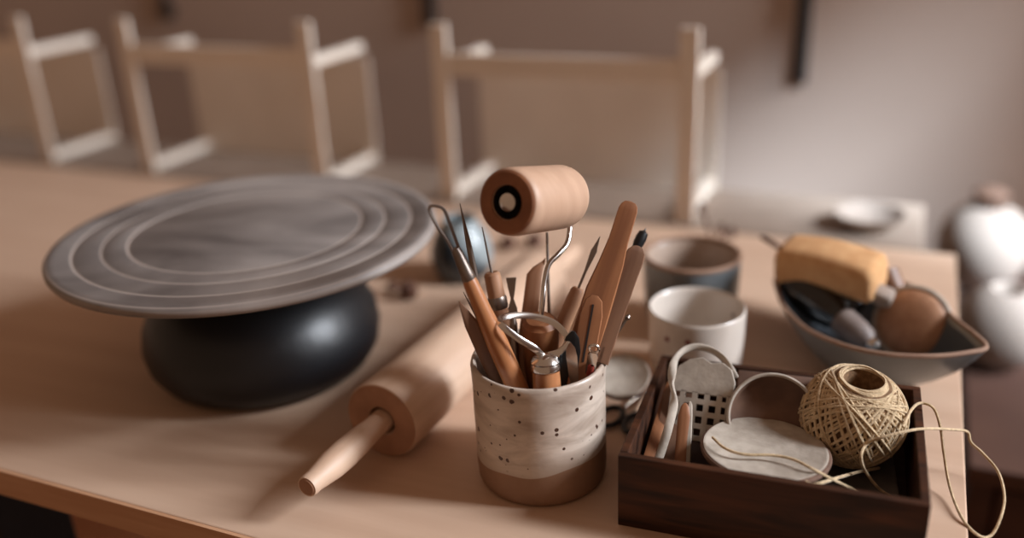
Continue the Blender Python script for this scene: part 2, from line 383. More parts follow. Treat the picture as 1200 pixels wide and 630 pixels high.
# ------------------------------------------------------------------ rolling pin
fc = Vector((-.0932, .5381, .028)); dr = Vector((.463, .886, 0)).normalized()
t = bpy.data.objects.new('rolling_pin', None); C.objects.link(t)
tag(t, 'pale beech rolling pin lying between the wheel and the speckled pot', 'rolling pin')
t.matrix_world = Matrix.Translation(fc) @ dr.to_track_quat('Z', 'Y').to_matrix().to_4x4()
L_ = .255; R_ = .0278
obj('barrel', LA([(.0105, .012), (.0105, .0008), (.0118, 0), (.0262, 0), (R_-.0005, .0006), (R_, .002), (R_, L_-.002), (R_-.0005, L_-.0006), (.0262, L_), (.0118, L_), (.0105, L_-.001), (.0105, L_-.012)], 64), 'pin_wood', t, angle=40)
ef = obj('end_face', LA([(.0112, -.0003), (.0268, -.0003), (.0268, .0004), (.0112, .0004)], 64, ring=True), 'pin_end', t)
hp = [(0, .01), (.0078, .01), (.0078, -.002), (.0080, -.012), (.0090, -.026), (.0098, -.042), (.0094, -.056), (.0078, -.068), (.0070, -.074), (.0072, -.078), (.0066, -.0805), (0, -.081)]
obj('handle', LA(hp, 40), 'pin_wood', t)
obj('handle', LA([(r, L_-z) for r, z in hp], 40), 'pin_wood', t)
obj('end_cap', LA([(0, -.0815), (.0052, -.0812), (.0058, -.0806), (0, -.0800)], 32), 'pin_end', t)

# ------------------------------------------------------------------ tool pot
CUPC = Vector((.0138, .5133, 0)); RIM = .085
def wob(bm, amp, s=14, off=0):
    for v in bm.verts:
        n = noise.noise(Vector((v.co.x*s+off, v.co.y*s, v.co.z*s)))
        f = 1+amp*n
        v.co.x *= f; v.co.y *= f
    return bm
bm = LA([(0, .0), (.0385, 0), (.0408, .0016), (.0420, .005), (.0424, .012), (.0422, .03), (.0424, .05), (.0422, .068), (.0426, .078), (.0428, .0826), (.0422, .0846), (.0410, .0853), (.0396, .0845), (.0388, .082), (.0384, .07), (.0384, .012), (.036, .008), (0, .007)], 96)
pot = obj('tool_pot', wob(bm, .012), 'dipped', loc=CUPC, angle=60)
tag(pot, 'speckled white stoneware pot with bare brown foot, holding the pottery tools', 'pot')

class Tool:
    def __init__(s, name, label, cat, rim, tip, Y, rimz=.085, rmax=.033, group=None):
        R = T(rim[0], rim[1], rimz); P = QY(tip[0], tip[1], Y)
        d = (P-R).normalized(); q = R.copy()
        while q.z > .0105:
            n = q-d*.001
            if (n-CUPC).xy.length > rmax: break
            q = n
        s.b, s.d = q, d
        w = (R-O).normalized(); y = (w-d*w.dot(d)).normalized(); x = y.cross(d)
        s.m = Matrix((x, y, d)).transposed().to_4x4(); s.m.translation = q
        s.t = bpy.data.objects.new(name, None); C.objects.link(s.t); s.t.matrix_world = s.m
        s.t.empty_display_size = .02
        tag(s.t, label, cat, group)
        s.L = (P-q).dot(d)
        s.R = (R-q).dot(d)
    def z(s, px, py):
        best = None
        for k in range(0, 1400):
            zz = s.L*(k/1000); u = proj(s.b+s.d*zz); e = (u[0]-px)**2+(u[1]-py)**2
            if best is None or e < best[0]: best = (e, zz)
        return best[1]
    def w(s, px, z): return px*dep(s.b+s.d*z)/F
    def loc(s, p): return s.m.inverted() @ p
    def part(s, name, bm, m, parent=None, **k): return obj(name, bm, m, parent or s.t, **k)

def turned(zz, rr, n=24): return LA([(0, zz[0])]+[(r, z) for r, z in zip(rr, zz)]+[(0, zz[-1])], n)
GRP = None
# A ribbon/trimming tool, left
k = Tool('loop_tool', 'orange wooden loop tool leaning far left, steel ferrule and narrow wire loop', 'pottery tool', (598, 436), (511, 240), .500)
z1 = k.z(549, 326); z2 = k.z(531, 292); w = .0066
k.part('handle', turned([0, .004, k.R*.7, k.R+.02, z1-.02, z1-.004, z1], [.0045, .0062, .0068, .0066, .0052, .0046, .0040]), 'handle_wood')
k.part('ferrule', turned([z1-.001, z1, z1+.004, z2-.003, z2], [.0040, .0043, .0040, .0032, .0026]), 'dull_steel')
Lz = k.L
lp = catmull([(-.0018, 0, z2-.004), (-.0024, 0, z2+.006), (-.0042, 0, Lz-.012), (-.0050, 0, Lz-.003), (-.0036, 0, Lz+.0005), (0, 0, Lz-.0005), (.0030, 0, Lz-.004), (.0030, 0, Lz-.012), (.0022, 0, z2+.006), (.0016, 0, z2-.004)], 6)
k.part('wire_loop', SW(lp, .0010, 8), 'dull_steel')
# B needle
k = Tool('needle_tool', 'long dark steel spike just right of the leftmost loop tool', 'pottery tool', (577, 419), (539, 238), .525)
k.part('handle', turned([0, .004, k.R, k.R+.012], [.003, .004, .004, .003]), 'tool_wood')
k.part('needle', turned([k.R+.01, k.z(556, 330), k.z(548, 290), k.L], [.0024, .0020, .0018, .0002], 12), 'dull_steel')
# C needle with short wooden handle
k = Tool('needle_tool', 'thin needle tool with blunt pale wooden grip, behind the leftmost loop tool', 'pottery tool', (594, 404), (565, 266), .545)
zt = k.z(575, 319)
k.part('handle', turned([0, .004, zt-.020, zt-.006, zt-.0015, zt], [.004, .0052, .0056, .0054, .0052, .0040]), 'tool_wood_light')
k.part('needle', turned([zt-.004, zt+.01, k.L], [.0008, .0008, .0003], 10), 'dull_steel')
k.part('ferrule', turned([zt-.024, zt-.023, zt-.017, zt-.016], [.0057, .0062, .0062, .0057]), 'dull_steel')
# D small flared steel tool
k = Tool('steel_modelling_tool', 'small steel modelling tool with flared end, left of the pointed wooden stick', 'pottery tool', (603, 408), (599, 325), .545)
zw = k.z(600, 350); zb = k.z(602, 372)
k.part('blade', blade(bmesh.new(), [(zb-.002, 0, .0016, 1), (zb+.003, 0, .0030, .8), (zb+.006, 0, .0030, .7), (zw, 0, .0010, 1), (zw+.006, 0, .0022, .7), (k.L, 0, .0034, .5)], .0007, 12), 'dull_steel')
k.part('handle', turned([0, .004, zb-.004, zb], [.0025, .003, .0026, .0016]), 'dull_steel')
# E pointed wooden tool
k = Tool('wooden_modelling_tool', 'pale wooden modelling stick with slanted pointed end below the roller', 'pottery tool', (616, 402), (630, 303), .555)
zs = k.z(624, 322); 
k.part('stick', blade(bmesh.new(), [(0, 0, .004, 1), (.01, 0, .0052, 1), (zs-.02, 0, .0054, 1), (zs, -.0006, .0050, 1), (zs+.005, .0012, .0036, .8), (k.L-.001, .0042, .0010, .4), (k.L+.001, .0048, .0003, .3)], .0030, 16), 'tool_wood_light')
# pin behind the roller wire
k = Tool('needle_tool', 'thin upright needle tool behind the roller wire', 'pottery tool', (644, 396), (641, 272), .558)
k.part('handle', turned([0, .004, k.R, k.R+.006, k.R+.008], [.003, .0036, .0036, .003, .002]), 'dull_steel')
k.part('needle', turned([k.R+.004, k.R+.02, k.L], [.0012, .0011, .0008], 10), 'dull_steel')
# G needle leaning right
k = Tool('needle_tool', 'needle tool leaning right with leaf-shaped steel point and wooden handle', 'pottery tool', (651, 402), (703, 277), .545)
zt = k.z(677, 337)
k.part('handle', turned([0, .004, k.R, zt-.010, zt-.002, zt], [.004, .0050, .0054, .0050, .0044, .0034]), 'tool_wood_light')
k.part('point', blade(bmesh.new(), [(zt-.004, 0, .0008, 1), (zt+.012, 0, .0009, 1), (zt+.018, 0, .0014, 1), (zt+.026, 0, .0020, .9), (k.L-.008, 0, .0015, .7), (k.L, 0, .0002, .4)], .0009, 12), 'dull_steel')
# H big flat wooden blade
k = Tool('wooden_clay_knife', 'tall broad flat wooden stick, highest of those leaning right', 'pottery tool', (680, 424), (739, 236), .538)
zt = k.L; zm = k.z(706, 330)
k.part('stick', blade(bmesh.new(), [(0, -.002, .006, 1), (.01, -.001, .0085, 1), (k.R, -.0005, .0098, 1), (zm-.006, -.001, .0094, 1), (zm+.012, 0, .0078, 1), (zt-.025, 0, .0062, 1), (zt-.006, 0, .0060, 1), (zt-.0025, 0, .0052, .9), (zt-.0006, 0, .0035, .7), (zt, 0, .0012, .4)], .0030, 20), 'tool_wood')
# I slotted wooden tool
k = Tool('slotted_wooden_tool', 'flat wooden tool with a long dark slot, in front of the broad stick', 'pottery tool', (682, 429), (697, 346), .512)
bm = bmesh.new(); zt = k.L
zs = k.z(694, 356); a_, s_ = .0072, .0007
blade(bm, [(0, 0, .0052, 1), (.01, 0, .0066, 1), (k.R-.012, 0, .0072, 1), (zt-.012, 0, .0070, 1), (zt-.003, 0, .0052, .9), (zt, 0, .002, .5)], .0022, 20)
k.part('stick', bm, 'tool_wood')
k.part('slot', BX(-.0006, .0006, -.00245, -.0018, k.R+.003, zs), 'dark_hole', smooth=False)
# J brush
k = Tool('paint_brush', 'thin dark brush with black leaf-shaped bristle tip at upper right', 'brush', (690, 402), (757, 267), .560)
zt = k.z(743, 291)
k.part('handle', turned([0, .004, k.R, zt-.014], [.0016, .0022, .0026, .0020]), 'black_plastic')
k.part('ferrule', turned([zt-.015, zt-.002, zt], [.0020, .0026, .0026], 16), 'black_metal')
k.part('bristles', turned([zt-.001, zt+.004, zt+.008, zt+.012, k.L-.002, k.L], [.0024, .0034, .0037, .0031, .0008, .0001], 16), 'black_plastic')
# K rounded stick
k = Tool('wooden_clay_knife', 'brown round-ended wooden stick at the right rim of the pot', 'pottery tool', (702, 424), (748, 288), .530)
zt = k.L
k.part('stick', blade(bmesh.new(), [(0, 0, .003, 1), (.01, 0, .0045, 1), (k.R, 0, .0058, 1), (k.R+.03, 0, .0056, 1), (zt-.02, 0, .0058, 1), (zt-.010, 0, .0062, 1), (zt-.004, 0, .0056, .9), (zt-.001, 0, .0034, .7), (zt, 0, .001, .4)], .0028, 20), 'tool_wood_dark')
# L small ball pin
k = Tool('ball_stylus', 'thin stylus with tiny round tip poking out at the right rim', 'pottery tool', (706, 414), (736, 371), .520)
k.part('shaft', turned([0, .003, k.L-.004, k.L-.001], [.0012, .0014, .0009, .0008], 10), 'dull_steel')
k.part('tip', turned([k.L-.0025, k.L-.0018, k.L-.0005, k.L+.001, k.L+.0016], [.0006, .0014, .0018, .0012, .0005], 12), 'dull_steel')
# M palette-knife blade in black holder
k = Tool('small_palette_knife', 'short silver leaf-shaped blade in a black holder inside the front rim', 'pottery tool', (672, 437), (668, 401), .488)
zt = k.L
k.part('blade', blade(bmesh.new(), [(k.R-.012, 0, .0018, 1), (k.R-.002, 0, .0030, 1), (zt-.010, 0, .0034, 1), (zt-.004, 0, .0026, 1), (zt, 0, .0005, .5)], .0005, 14), 'steel')
k.part('handle', turned([0, .004, k.R-.014, k.R-.008], [.003, .0042, .0042, .0030]), 'black_plastic')
k2 = Tool('black_sponge_stick', 'black flat stick behind the short silver blade', 'pottery tool', (666, 430), (672, 388), .500)
k2.part('stick', blade(bmesh.new(), [(0, 0, .004, 1), (.01, 0, .0056, 1), (k2.L-.012, 0, .0060, 1), (k2.L-.004, 0, .004, .9), (k2.L, 0, .001, .5)], .0016, 16), 'black_plastic')
# O eyelet
k = Tool('eyelet_tool', 'short silver tool ending in a small round eye at the front rim', 'pottery tool', (692, 432), (697, 404), .490)
zt = k.L
k.part('handle', turned([0, .004, k.R-.012, k.R-.008], [.002, .0024, .0024, .002]), 'red_paint')
k.part('shank', blade(bmesh.new(), [(k.R-.010, 0, .0018, 1), (k.R, 0, .0030, 1), (zt-.008, 0, .0032, 1), (zt-.0055, 0, .0018, 1)], .0014, 14), 'steel')
bm = bmesh.new(); sweep(bm, [(cos(a)*.0029, 0, zt-.0030+sin(a)*.0029) for a in [2*pi*i/24 for i in range(24)]], .0009, 8, closed=True)
k.part('eye', bm, 'steel')
# N pointed wooden knife left
k = Tool('wooden_clay_knife', 'short dark wooden knife with sharp point at the left rim', 'pottery tool', (580, 430), (538, 353), .492, rmax=.034)
zt = k.L
k.part('blade', blade(bmesh.new(), [(0, 0, .0035, 1), (.01, 0, .0055, 1), (k.R, 0, .0066, 1), (k.R+.012, 0, .0060, .9), (zt-.018, 0, .0042, .8), (zt-.006, 0, .0018, .5), (zt, 0, .0003, .2)], .0020, 18), 'tool_wood_dark')
# S thin stick with steel spike
k = Tool('thin_scriber', 'thin pale stick with dark spike between the sharp wooden knife and loop tool', 'pottery tool', (592, 433), (543, 342), .503)
zt = k.z(571, 397)
k.part('handle', turned([0, .003, zt-.004, zt], [.0010, .0013, .0013, .0012], 12), 'tool_wood_light')
k.part('spike', turned([zt-.001, zt, zt+.002, zt+.004, k.L], [.0013, .0020, .0020, .0014, .0002], 12), 'dull_steel')
# Q big ribbon loop tool at the front
k = Tool('ribbon_loop_tool', 'large loop tool with broad shiny steel ribbon, its wooden handle at the front rim', 'pottery tool', (640, 437), (638, 405), .494)
zf = k.z(640, 432); zt = k.z(640, 414)
k.part('handle', turned([0, .005, zf-.008, zf-.001, zf], [.0070, .0084, .0086, .0084, .006]), 'handle_wood')
bm = turned([zf-.001, zf, zf+.0015, zf+.004, zf+.005, zf+.008, zt], [.0084, .0094, .0096, .0088, .0092, .0074, .0040], 28)
k.part('ferrule', bm, 'steel')
zt2 = k.b + k.d*(zt-.001)
pts = [k.loc(p) for p in (zt2+Vector((-.0015, -.001, 0)), QY(626, 408, .490), QY(606, 396, .489), QY(589, 382, .490), QY(586, 374, .496), QY(597, 370, .503), QY(622, 370, .508), QY(647, 377, .508), QY(662, 391, .503), QY(664, 403, .497), QY(655, 412, .494), zt2+Vector((.002, 0, 0)))]
pp = catmull(pts, 6)
upv = k.m.inverted().to_3x3() @ Vector((0, -.35, 1))
k.part('ribbon', SW(pp, .0020, 8, flat=.2, upv=None if False else (k.m.inverted().to_3x3() @ Vector((-.15, -.80, .58)))), 'steel')

# Brayer (wooden roller)
k = Tool('brayer', 'wooden hand roller on a bent steel wire, standing highest in the pot', 'roller', (634, 410), (633, 372), .518)
zt = k.L
k.part('handle', turned([0, .005, k.R, zt-.010, zt-.004, zt-.001, zt], [.0070, .0100, .0112, .0118, .0114, .0088, .004], 32), 'tool_wood')
fcn = QY(594, 237, .497); bcn = QY(661, 230, .553)
ax = (bcn-fcn).normalized(); Lr = (bcn-fcn).length
rm = Matrix.Translation(fcn) @ ax.to_track_quat('Z', 'Y').to_matrix().to_4x4()
lm = k.m.inverted() @ rm
R_ = .0200
rl = k.part('roller', LA([(.0098, .010), (.0098, .0012), (.0106, 0), (.0170, -.0002), (.0188, .0012), (R_-.0004, .0036), (R_, .006), (R_, Lr-.007), (R_-.0008, Lr-.003), (R_-.003, Lr), (.0106, Lr), (.0098, Lr-.001), (.0098, Lr-.01)], 72, lm), 'roller_wood', angle=50)
k.part('end_grain', LA([(.0103, -.0006), (.0172, -.0006), (.0186, .0006), (.0172, .001), (.0103, .0004)], 64, lm, ring=True), 'roller_end', rl)
k.part('bore', LA([(0, .0104), (.0097, .0104), (.0097, .0009), (.0095, .0007), (.0095, .0095), (0, .0095)], 48, lm), 'dark_hole', rl)
k.part('axle_nut', LA([(0, .011), (.0034, .011), (.0034, .004), (.0056, .0036), (.0060, .0022), (.0052, .0004), (.0030, -.0004), (0, -.0008)], 32, lm), M['steel'], rl)
we = bcn + ax*.0045
wp = [bcn - ax*.012, bcn+ax*.002, we+Vector((.001, .0, -.003)), QY(668, 262, .556), QY(665, 284, .548), QY(654, 298, .540), QY(643, 310, .534), QY(638, 330, .528), QY(636, 352, .522), k.b+k.d*(zt-.004)]
k.part('wire', SW([k.loc(p) for p in catmull(wp, 8)], .0017, 12), 'steel')

# ------------------------------------------------------------------ pots behind
def cup(name, label, cat, c, r, h, th, m_out, m_in=None, rim=None, foot=.8, bell=0, wobble=.01, zlift=0):
    pr = [(0, .0), (r*foot*.92, 0), (r*foot, .002), (r*(foot+(1-foot)*.6), h*.25), (r*(.97+bell), h*.6), (r-.0006, h-.003), (r-.0010, h-.0008), (r-th/2, h), (r-th+.0006, h-.001), (r-th, h-.004), (r*.97-th, h*.6), (r*(foot+(1-foot)*.6)-th, h*.25), (r*foot-th-.002, .008), (0, .006)]
    o = obj(name, wob(LA(pr, 64), wobble), m_out, loc=c, angle=60)
    tag(o, label, cat)
    return o
wc = T(817, 358, .06); wc.z = 0
o = cup('white_cup', 'small white cup with red-brown dots behind the wooden box', 'cup', wc, .0370, .060, .0035, 'white_glaze', foot=.84)
for (px, py) in ((782, 397), (806, 401), (836, 406)):
    # dots painted on the wall of the cup
    d = ray(px, py); best = None
    for s in range(400, 900):
        q = O+d*(s/1000)
        if (q-wc).xy.length < .0362: best = q; break
    if best and py != 406:
        n = (best-wc); n.z = 0; n.normalize()
        bmd = LA([(0, 0), (.0022, 0), (.0021, .0004), (0, .0006)], 16, Matrix.Translation(best-wc+n*.0002) @ n.to_track_quat('Z', 'Y').to_matrix().to_4x4())
        obj('painted_dot', bmd, 'brown_dot', o)
bc = T(811, 297, .066); bc.z = 0
o = cup('large_cup', 'larger grey-blue cup with brown rim behind the white cup', 'cup', bc, .0415, .066, .004, 'blue_glaze', foot=.8)
obj('inside', LA([(0, .0066), (.0292, .0085), (.0355, .0165), (.0364, .0396), (.0374, .062), (.0378, .0640), (.0370, .0625), (.0358, .0396), (.0347, .0166), (.0285, .0095), (0, .0075)], 64), 'cup_in', o)
obj('rim', SW([(cos(a)*.0394, sin(a)*.0394, .0655) for a in [2*pi*i/72 for i in range(72)]], .0021, 8, closed=True), 'rim_brown', o)

# dried pods behind the large cup
def pods(name, label, base, spec):
    for k, (dx, dy, r) in enumerate(spec):
        o = obj(name, wob(LA([(0, 0), (r*.5, r*.05), (r*.92, r*.5), (r, r*.95), (r*.8, r*1.5), (r*.35, r*1.8), (r*.2, r*2.05), (0, r*2.1)], 20), .25, 80, k*3.1), 'pod', loc=(dx, dy, 0))
        tag(o, label[k], 'seed pod', 'dried brown pods on the table')
q = [T(480, 350), T(434, 354), T(596, 292), T(627, 289), T(462, 341)]
pods('dried_pod', ['largest dark brown pod, beside the small dark blue jar', 'brown pod nearest the black wheel base', 'left of the two pods seen under the wooden roller', 'right of the two pods seen under the wooden roller', 'small pod between the two left pods'], None, [(q[0].x, q[0].y, .0095), (q[1].x, q[1].y, .0070), (q[2].x, q[2].y, .0085), (q[3].x, q[3].y, .0085), (q[4].x, q[4].y, .0055)])
# sprig behind the large cup
p0 = T(836, 292, 0)
t = thing('dried_sprig', 'dried brown sprig standing out behind the large cup', 'dried plant', (p0.x, p0.y, 0))
p0 = Vector((p0.x, p0.y, 0))
for e in ((822, 243), (846, 268), (858, 272)):
    q = QY(e[0], e[1], p0.y+.01)-p0
    st_ = obj('stem', SW(catmull([(0, 0, .001), (q.x*.4, q.y*.3, q.z*.5), (q.x, q.y, q.z)], 6), .0013, 8), 'pod', t)
    obj('seed_head', LA([(0, 0), (.003, .001), (.0045, .005), (.003, .011), (0, .014)], 12, Matrix.Translation(q-Vector((0, 0, .007)))), 'pod', st_)

# small dark/teal jar
jc = Vector((-.049, .848, 0))
tag(obj('small_jar', LA([(0, 0), (.019, 0), (.026, .006), (.0305, .018), (.0305, .030), (.027, .042), (.021, .052), (.0165, .058), (.0165, .062), (.0145, .062), (.0145, .058), (.019, .051), (.0245, .042), (.028, .03), (.028, .018), (.024, .008), (0, .004)], 48), 'teal', loc=jc), 'small round jar, dark on the left and pale blue on the right, behind rolling pin', 'jar')

# ------------------------------------------------------------------ boat-shaped bowl
ZB = .048
rimpx = [(906, 330), (916, 358), (938, 382), (968, 398), (1005, 410), (1050, 417), (1100, 418), (1136, 414), (1158, 408), (1146, 393), (1122, 374), (1100, 352), (1078, 338), (1045, 325), (1000, 308), (955, 298), (920, 302)]
rw = [T(x, y, ZB) for x, y in rimpx]
n0 = len(rw)
cl = catmull(rw+[rw[0]], 6)[:-1]
cen = sum(cl, Vector())/len(cl); cen.z = 0
bowl = thing('boat_bowl', 'grey-blue boat-shaped bowl with pointed lip at the right end of the table', 'bowl', cen)
def ringat(s, z, inset=0):
    out = []
    for p in cl:
        v = Vector((p.x-cen.x, p.y-cen.y, 0)); L1 = v.length
        v = v*(s) - v.normalized()*inset
        out.append(Vector((v.x, v.y, z)))
    return out
def loft(rings, ring=False):
    bm = bmesh.new(); R = [[bm.verts.new(p) for p in r] for r in rings]
    for a, b in list(zip(R, R[1:]))+([(R[-1], R[0])] if ring else []):
        for i in range(len(a)):
            j = (i+1) % len(a); bm.faces.new((a[i], a[j], b[j], b[i]))
    if not ring: bm.faces.new(R[0]); bm.faces.new(R[-1])
    return bm
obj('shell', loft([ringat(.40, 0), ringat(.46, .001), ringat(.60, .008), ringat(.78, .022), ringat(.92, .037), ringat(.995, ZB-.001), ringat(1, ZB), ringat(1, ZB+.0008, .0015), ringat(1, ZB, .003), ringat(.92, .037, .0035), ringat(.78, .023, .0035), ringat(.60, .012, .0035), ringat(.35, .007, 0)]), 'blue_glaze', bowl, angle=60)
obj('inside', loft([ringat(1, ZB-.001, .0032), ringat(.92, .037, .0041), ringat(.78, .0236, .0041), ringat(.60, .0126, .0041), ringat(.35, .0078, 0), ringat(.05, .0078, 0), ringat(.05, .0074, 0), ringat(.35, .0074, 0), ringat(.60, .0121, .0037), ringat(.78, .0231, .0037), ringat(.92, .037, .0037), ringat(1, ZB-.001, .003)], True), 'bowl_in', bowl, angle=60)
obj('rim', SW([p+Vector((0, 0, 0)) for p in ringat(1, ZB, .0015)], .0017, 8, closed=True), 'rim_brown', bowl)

# contents of the bowl
def frame(o_, xdir, zdir):
    x = xdir.normalized(); z = (zdir-x*zdir.dot(x)).normalized(); y = z.cross(x)
    m = Matrix((x, y, z)).transposed().to_4x4(); m.translation = o_; return m
def thingm(name, label, cat, m, group=None):
    o = bpy.data.objects.new(name, None); C.objects.link(o); o.matrix_world = m; tag(o, label, cat, group); return o
# sponge: flat-bottomed half-round block
Yl, Yr = .690, .640
pL = QY(917, 303, Yl); pR = QY(1032, 326, Yr)
m_ = frame(pL, pR-pL, Vector((0, -.15, 1)))
Ls = (pR-pL).length
bm = bmesh.new()
ns = 20; sec = []
for i in range(ns+1):
    t_ = i/ns; x = Ls*t_
    e = 1 - (.22*(max(0, abs(t_-.5)*2-.9)/.1)**2)
    top = .0165+.004*sin(pi*t_)-.003*t_; bot = -.0165+.004*sin(pi*t_)
    mid, hz = (top+bot)/2, (top-bot)/2
    ring = []
    for q_ in range(24):
        a = 2*pi*q_/24; ca, sa = cos(a), sin(a)
        f = (abs(ca)**5+abs(sa)**5)**-.2
        ring.append(bm.verts.new((x, ca*f*.020*e, mid+sa*f*hz*e)))
    sec.append(ring)
for a, b in zip(sec, sec[1:]):
    for i in range(24): bm.faces.new((a[i], a[(i+1) % 24], b[(i+1) % 24], b[i]))
bm.faces.new(sec[0]); bm.faces.new(sec[-1])
o = obj('sponge', bm, 'sponge', angle=70); o.matrix_world = m_
tag(o, 'tan block sponge lying on top of the tools in the bowl', 'sponge')
# black bottle/brush with pale bristle handle
def stick(name, label, cat, p, q, parts, group=None, upv=Vector((0, 0, 1))):
    d = (q-p).normalized(); x = upv.cross(d).normalized(); y = d.cross(x)
    m = Matrix((x, y, d)).transposed().to_4x4(); m.translation = p
    o = thingm(name, label, cat, m, group); L1 = (q-p).length
    for nm, zz, rr, mt in parts:
        obj(nm, turned([z*L1 for z in zz], rr, 28), mt, o)
    return o, m, L1
a1 = QY(922, 322, .685); a2 = QY(1020, 402, .612)
stick('black_handled_brush', 'black bulbous brush with worn grey handle pointing at the twine ball', 'brush', a1, a2, [
    ('head', [0, .05, .25, .45, .6, .68], [.006, .013, .0165, .0165, .0130, .0085], 'gloss_black'),
    ('grip', [.64, .68, .85, .95, 1.0], [.0085, .0112, .0105, .009, .005], 'worn_grey'),
    ('tip_ring', [.97, 1.0, 1.05, 1.08], [.0040, .0058, .0058, .003], 'steel')])
b1 = QY(945, 335, .672); b2 = QY(1018, 378, .640)
b1 = QY(935, 305, .71); b2 = QY(1006, 362, .655)
stick('black_bottle', 'glossy black bottle lying under the sponge in the bowl', 'bottle', b1, b2, [
    ('body', [0, .04, .1, .7, .9, 1.0], [.008, .014, .018, .018, .013, .007], 'gloss_black')])
# round wooden scraper with pale rim
pc = QY(1068, 378, .630)
nrm = (O-pc).normalized() + Vector((-.30, .0, .15)); nrm.normalize()
m_ = Matrix.Translation(pc) @ nrm.to_track_quat('Z', 'Y').to_matrix().to_4x4()
o = thingm('wooden_ladle', 'brown round wooden ladle bowl with pale edge, leaning in the right of the bowl', 'ladle', m_)
obj('scoop', LA([(0, .0065), (.014, .006), (.022, .0035), (.0265, 0), (.0274, -.002), (.0262, -.009), (.019, -.018), (0, -.022)], 48), 'tool_wood_light', o)
obj('edge', SW([(cos(a)*.0272, sin(a)*.0272, -.0012) for a in [2*pi*i/60 for i in range(60)]], .0022, 8, closed=True), 'clay_pale', o)
hq = m_.inverted() @ QY(1042, 316, .665)
obj('handle', SW([Vector((0, .018, -.006)).lerp(hq, 0)+Vector((hq.x*.5, 0, 0)), hq], [.0075, .0085], 16, flat=.6), 'tool_wood_dark', o)
pq = QY(1031, 345, .637)
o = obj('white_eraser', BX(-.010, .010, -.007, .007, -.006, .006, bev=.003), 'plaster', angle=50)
o.matrix_world = Matrix.Translation(pq) @ Euler((.4, .3, -.5)).to_matrix().to_4x4()
tag(o, 'small white soft block at the right end of the sponge', 'block')
# stick poking out left
stick('wooden_skewer', 'thin brown stick poking out left behind the sponge', 'stick', QY(940, 305, .705), QY(892, 277, .735), [('shaft', [0, .1, .9, 1], [.0018, .0022, .0022, .0016], 'pod')])

# ------------------------------------------------------------------ wooden box
BA = radians(-20.8); BC = Vector((.158, .4835, 0)); bw_, bd_, bh_ = .168, .129, .0495
BM = Matrix.Translation(BC) @ Matrix.Rotation(BA, 4, 'Z')
t = thing('wooden_box', 'open dark walnut box full of twine and clay pieces, front right', 'box', BC, BA)
x0, x1, y0, y1, th = -bw_/2, bw_/2, -bd_/2, bd_/2, .005
obj('front_panel', BX(x0, x1, y0, y0+th, 0, bh_, bev=.0006), 'walnut', t, smooth=False)
obj('back_panel', BX(x0, x1, y1-th, y1, 0, bh_, bev=.0006), 'walnut', t, smooth=False)
obj('side_panel', BX(x0, x0+th, y0+th, y1-th, 0, bh_, bev=.0006), 'walnut', t, smooth=False)
obj('side_panel', BX(x1-th, x1, y0+th, y1-th, 0, bh_, bev=.0006), 'walnut', t, smooth=False)
obj('bottom', BX(x0+th, x1-th, y0+th, y1-th, .001, .006), 'walnut_in', t, smooth=False)
bm = bmesh.new()
def BP(x, y, z): return BM @ Vector((x, y, z))

# slate tile on the box floor, twine ball stands on it
o = obj('slate_tile', BX(-.03, .03, -.045, .045, 0, .006, bev=.001), 'grey_felt', smooth=False)
o.matrix_world = BM @ Matrix.Translation((.044, -.006, .0062)) @ Matrix.Rotation(.06, 4, 'Z')
tag(o, 'flat grey tile lying in the box under the twine ball', 'tile')

# twine ball
tc = T(999, 486, .0455); RB = .0325
tb = thing('twine_ball', 'ball of natural jute twine wound in crossing strands, in the box', 'twine', tc)
tb.rotation_euler = (radians(8), radians(6), 0)
def prof_r(c):   # radius as function of the sine of latitude
    return RB*(1.0+.06*(1-c*c)*0+.02*cos(3*c))
bm = LA([(0, -.0285), (.012, -.0275), (.020, -.023), (.0265, -.014), (.0298, 0), (.0280, .012), (.0225, .021), (.0165, .0262), (.0125, .0268), (.0105, .024), (.009, .012), (0, .006)], 48)
obj('core', bm, 'twine_core', tb)
bm = bmesh.new(); rnd = random.Random(3)
def winding(n, tiltd, rr0, jit, ph):
    for i in range(n):
        node = (i+rnd.uniform(-jit, jit))*2*pi/n+ph
        tilt = radians(tiltd + rnd.uniform(-1.2, 1.2)); rr = RB*(rr0 + rnd.uniform(-.006, .010))
        m1 = Matrix.Rotation(node, 3, 'Z') @ Matrix.Rotation(tilt, 3, 'X')
        P_ = []
        for s in range(60):
            a = 2*pi*s/60
            v = (m1 @ Vector((cos(a), sin(a), 0)))*rr*(1+.010*sin(a+i))
            v.z *= .93 if v.z > 0 else .98
            P_.append(v)
        sweep(bm, P_, .00082+rnd.uniform(-.00008, .0001), 5, closed=True)
winding(40, 63, .955, .12, 0)
winding(30, 58, .975, .25, .3)
winding(9, 50, .995, .5, .1)
for i in range(12):     # a few rounds laid about the hole
    rad = .0115+.0006*i+rnd.uniform(-.0004, .0004); z_ = .0270-.00035*i+rnd.uniform(-.0006, .0008)
    tl = rnd.uniform(-.12, .12); ph = rnd.uniform(0, 6)
    sweep(bm, [(cos(a)*rad*(1+.08*cos(2*a+ph)), sin(a)*rad, z_+tl*rad*cos(a+ph)+.0004) for a in [2*pi*s/40 for s in range(40)]], .00078, 5, closed=True)
obj('wound_strands', bm, 'twine', tb)
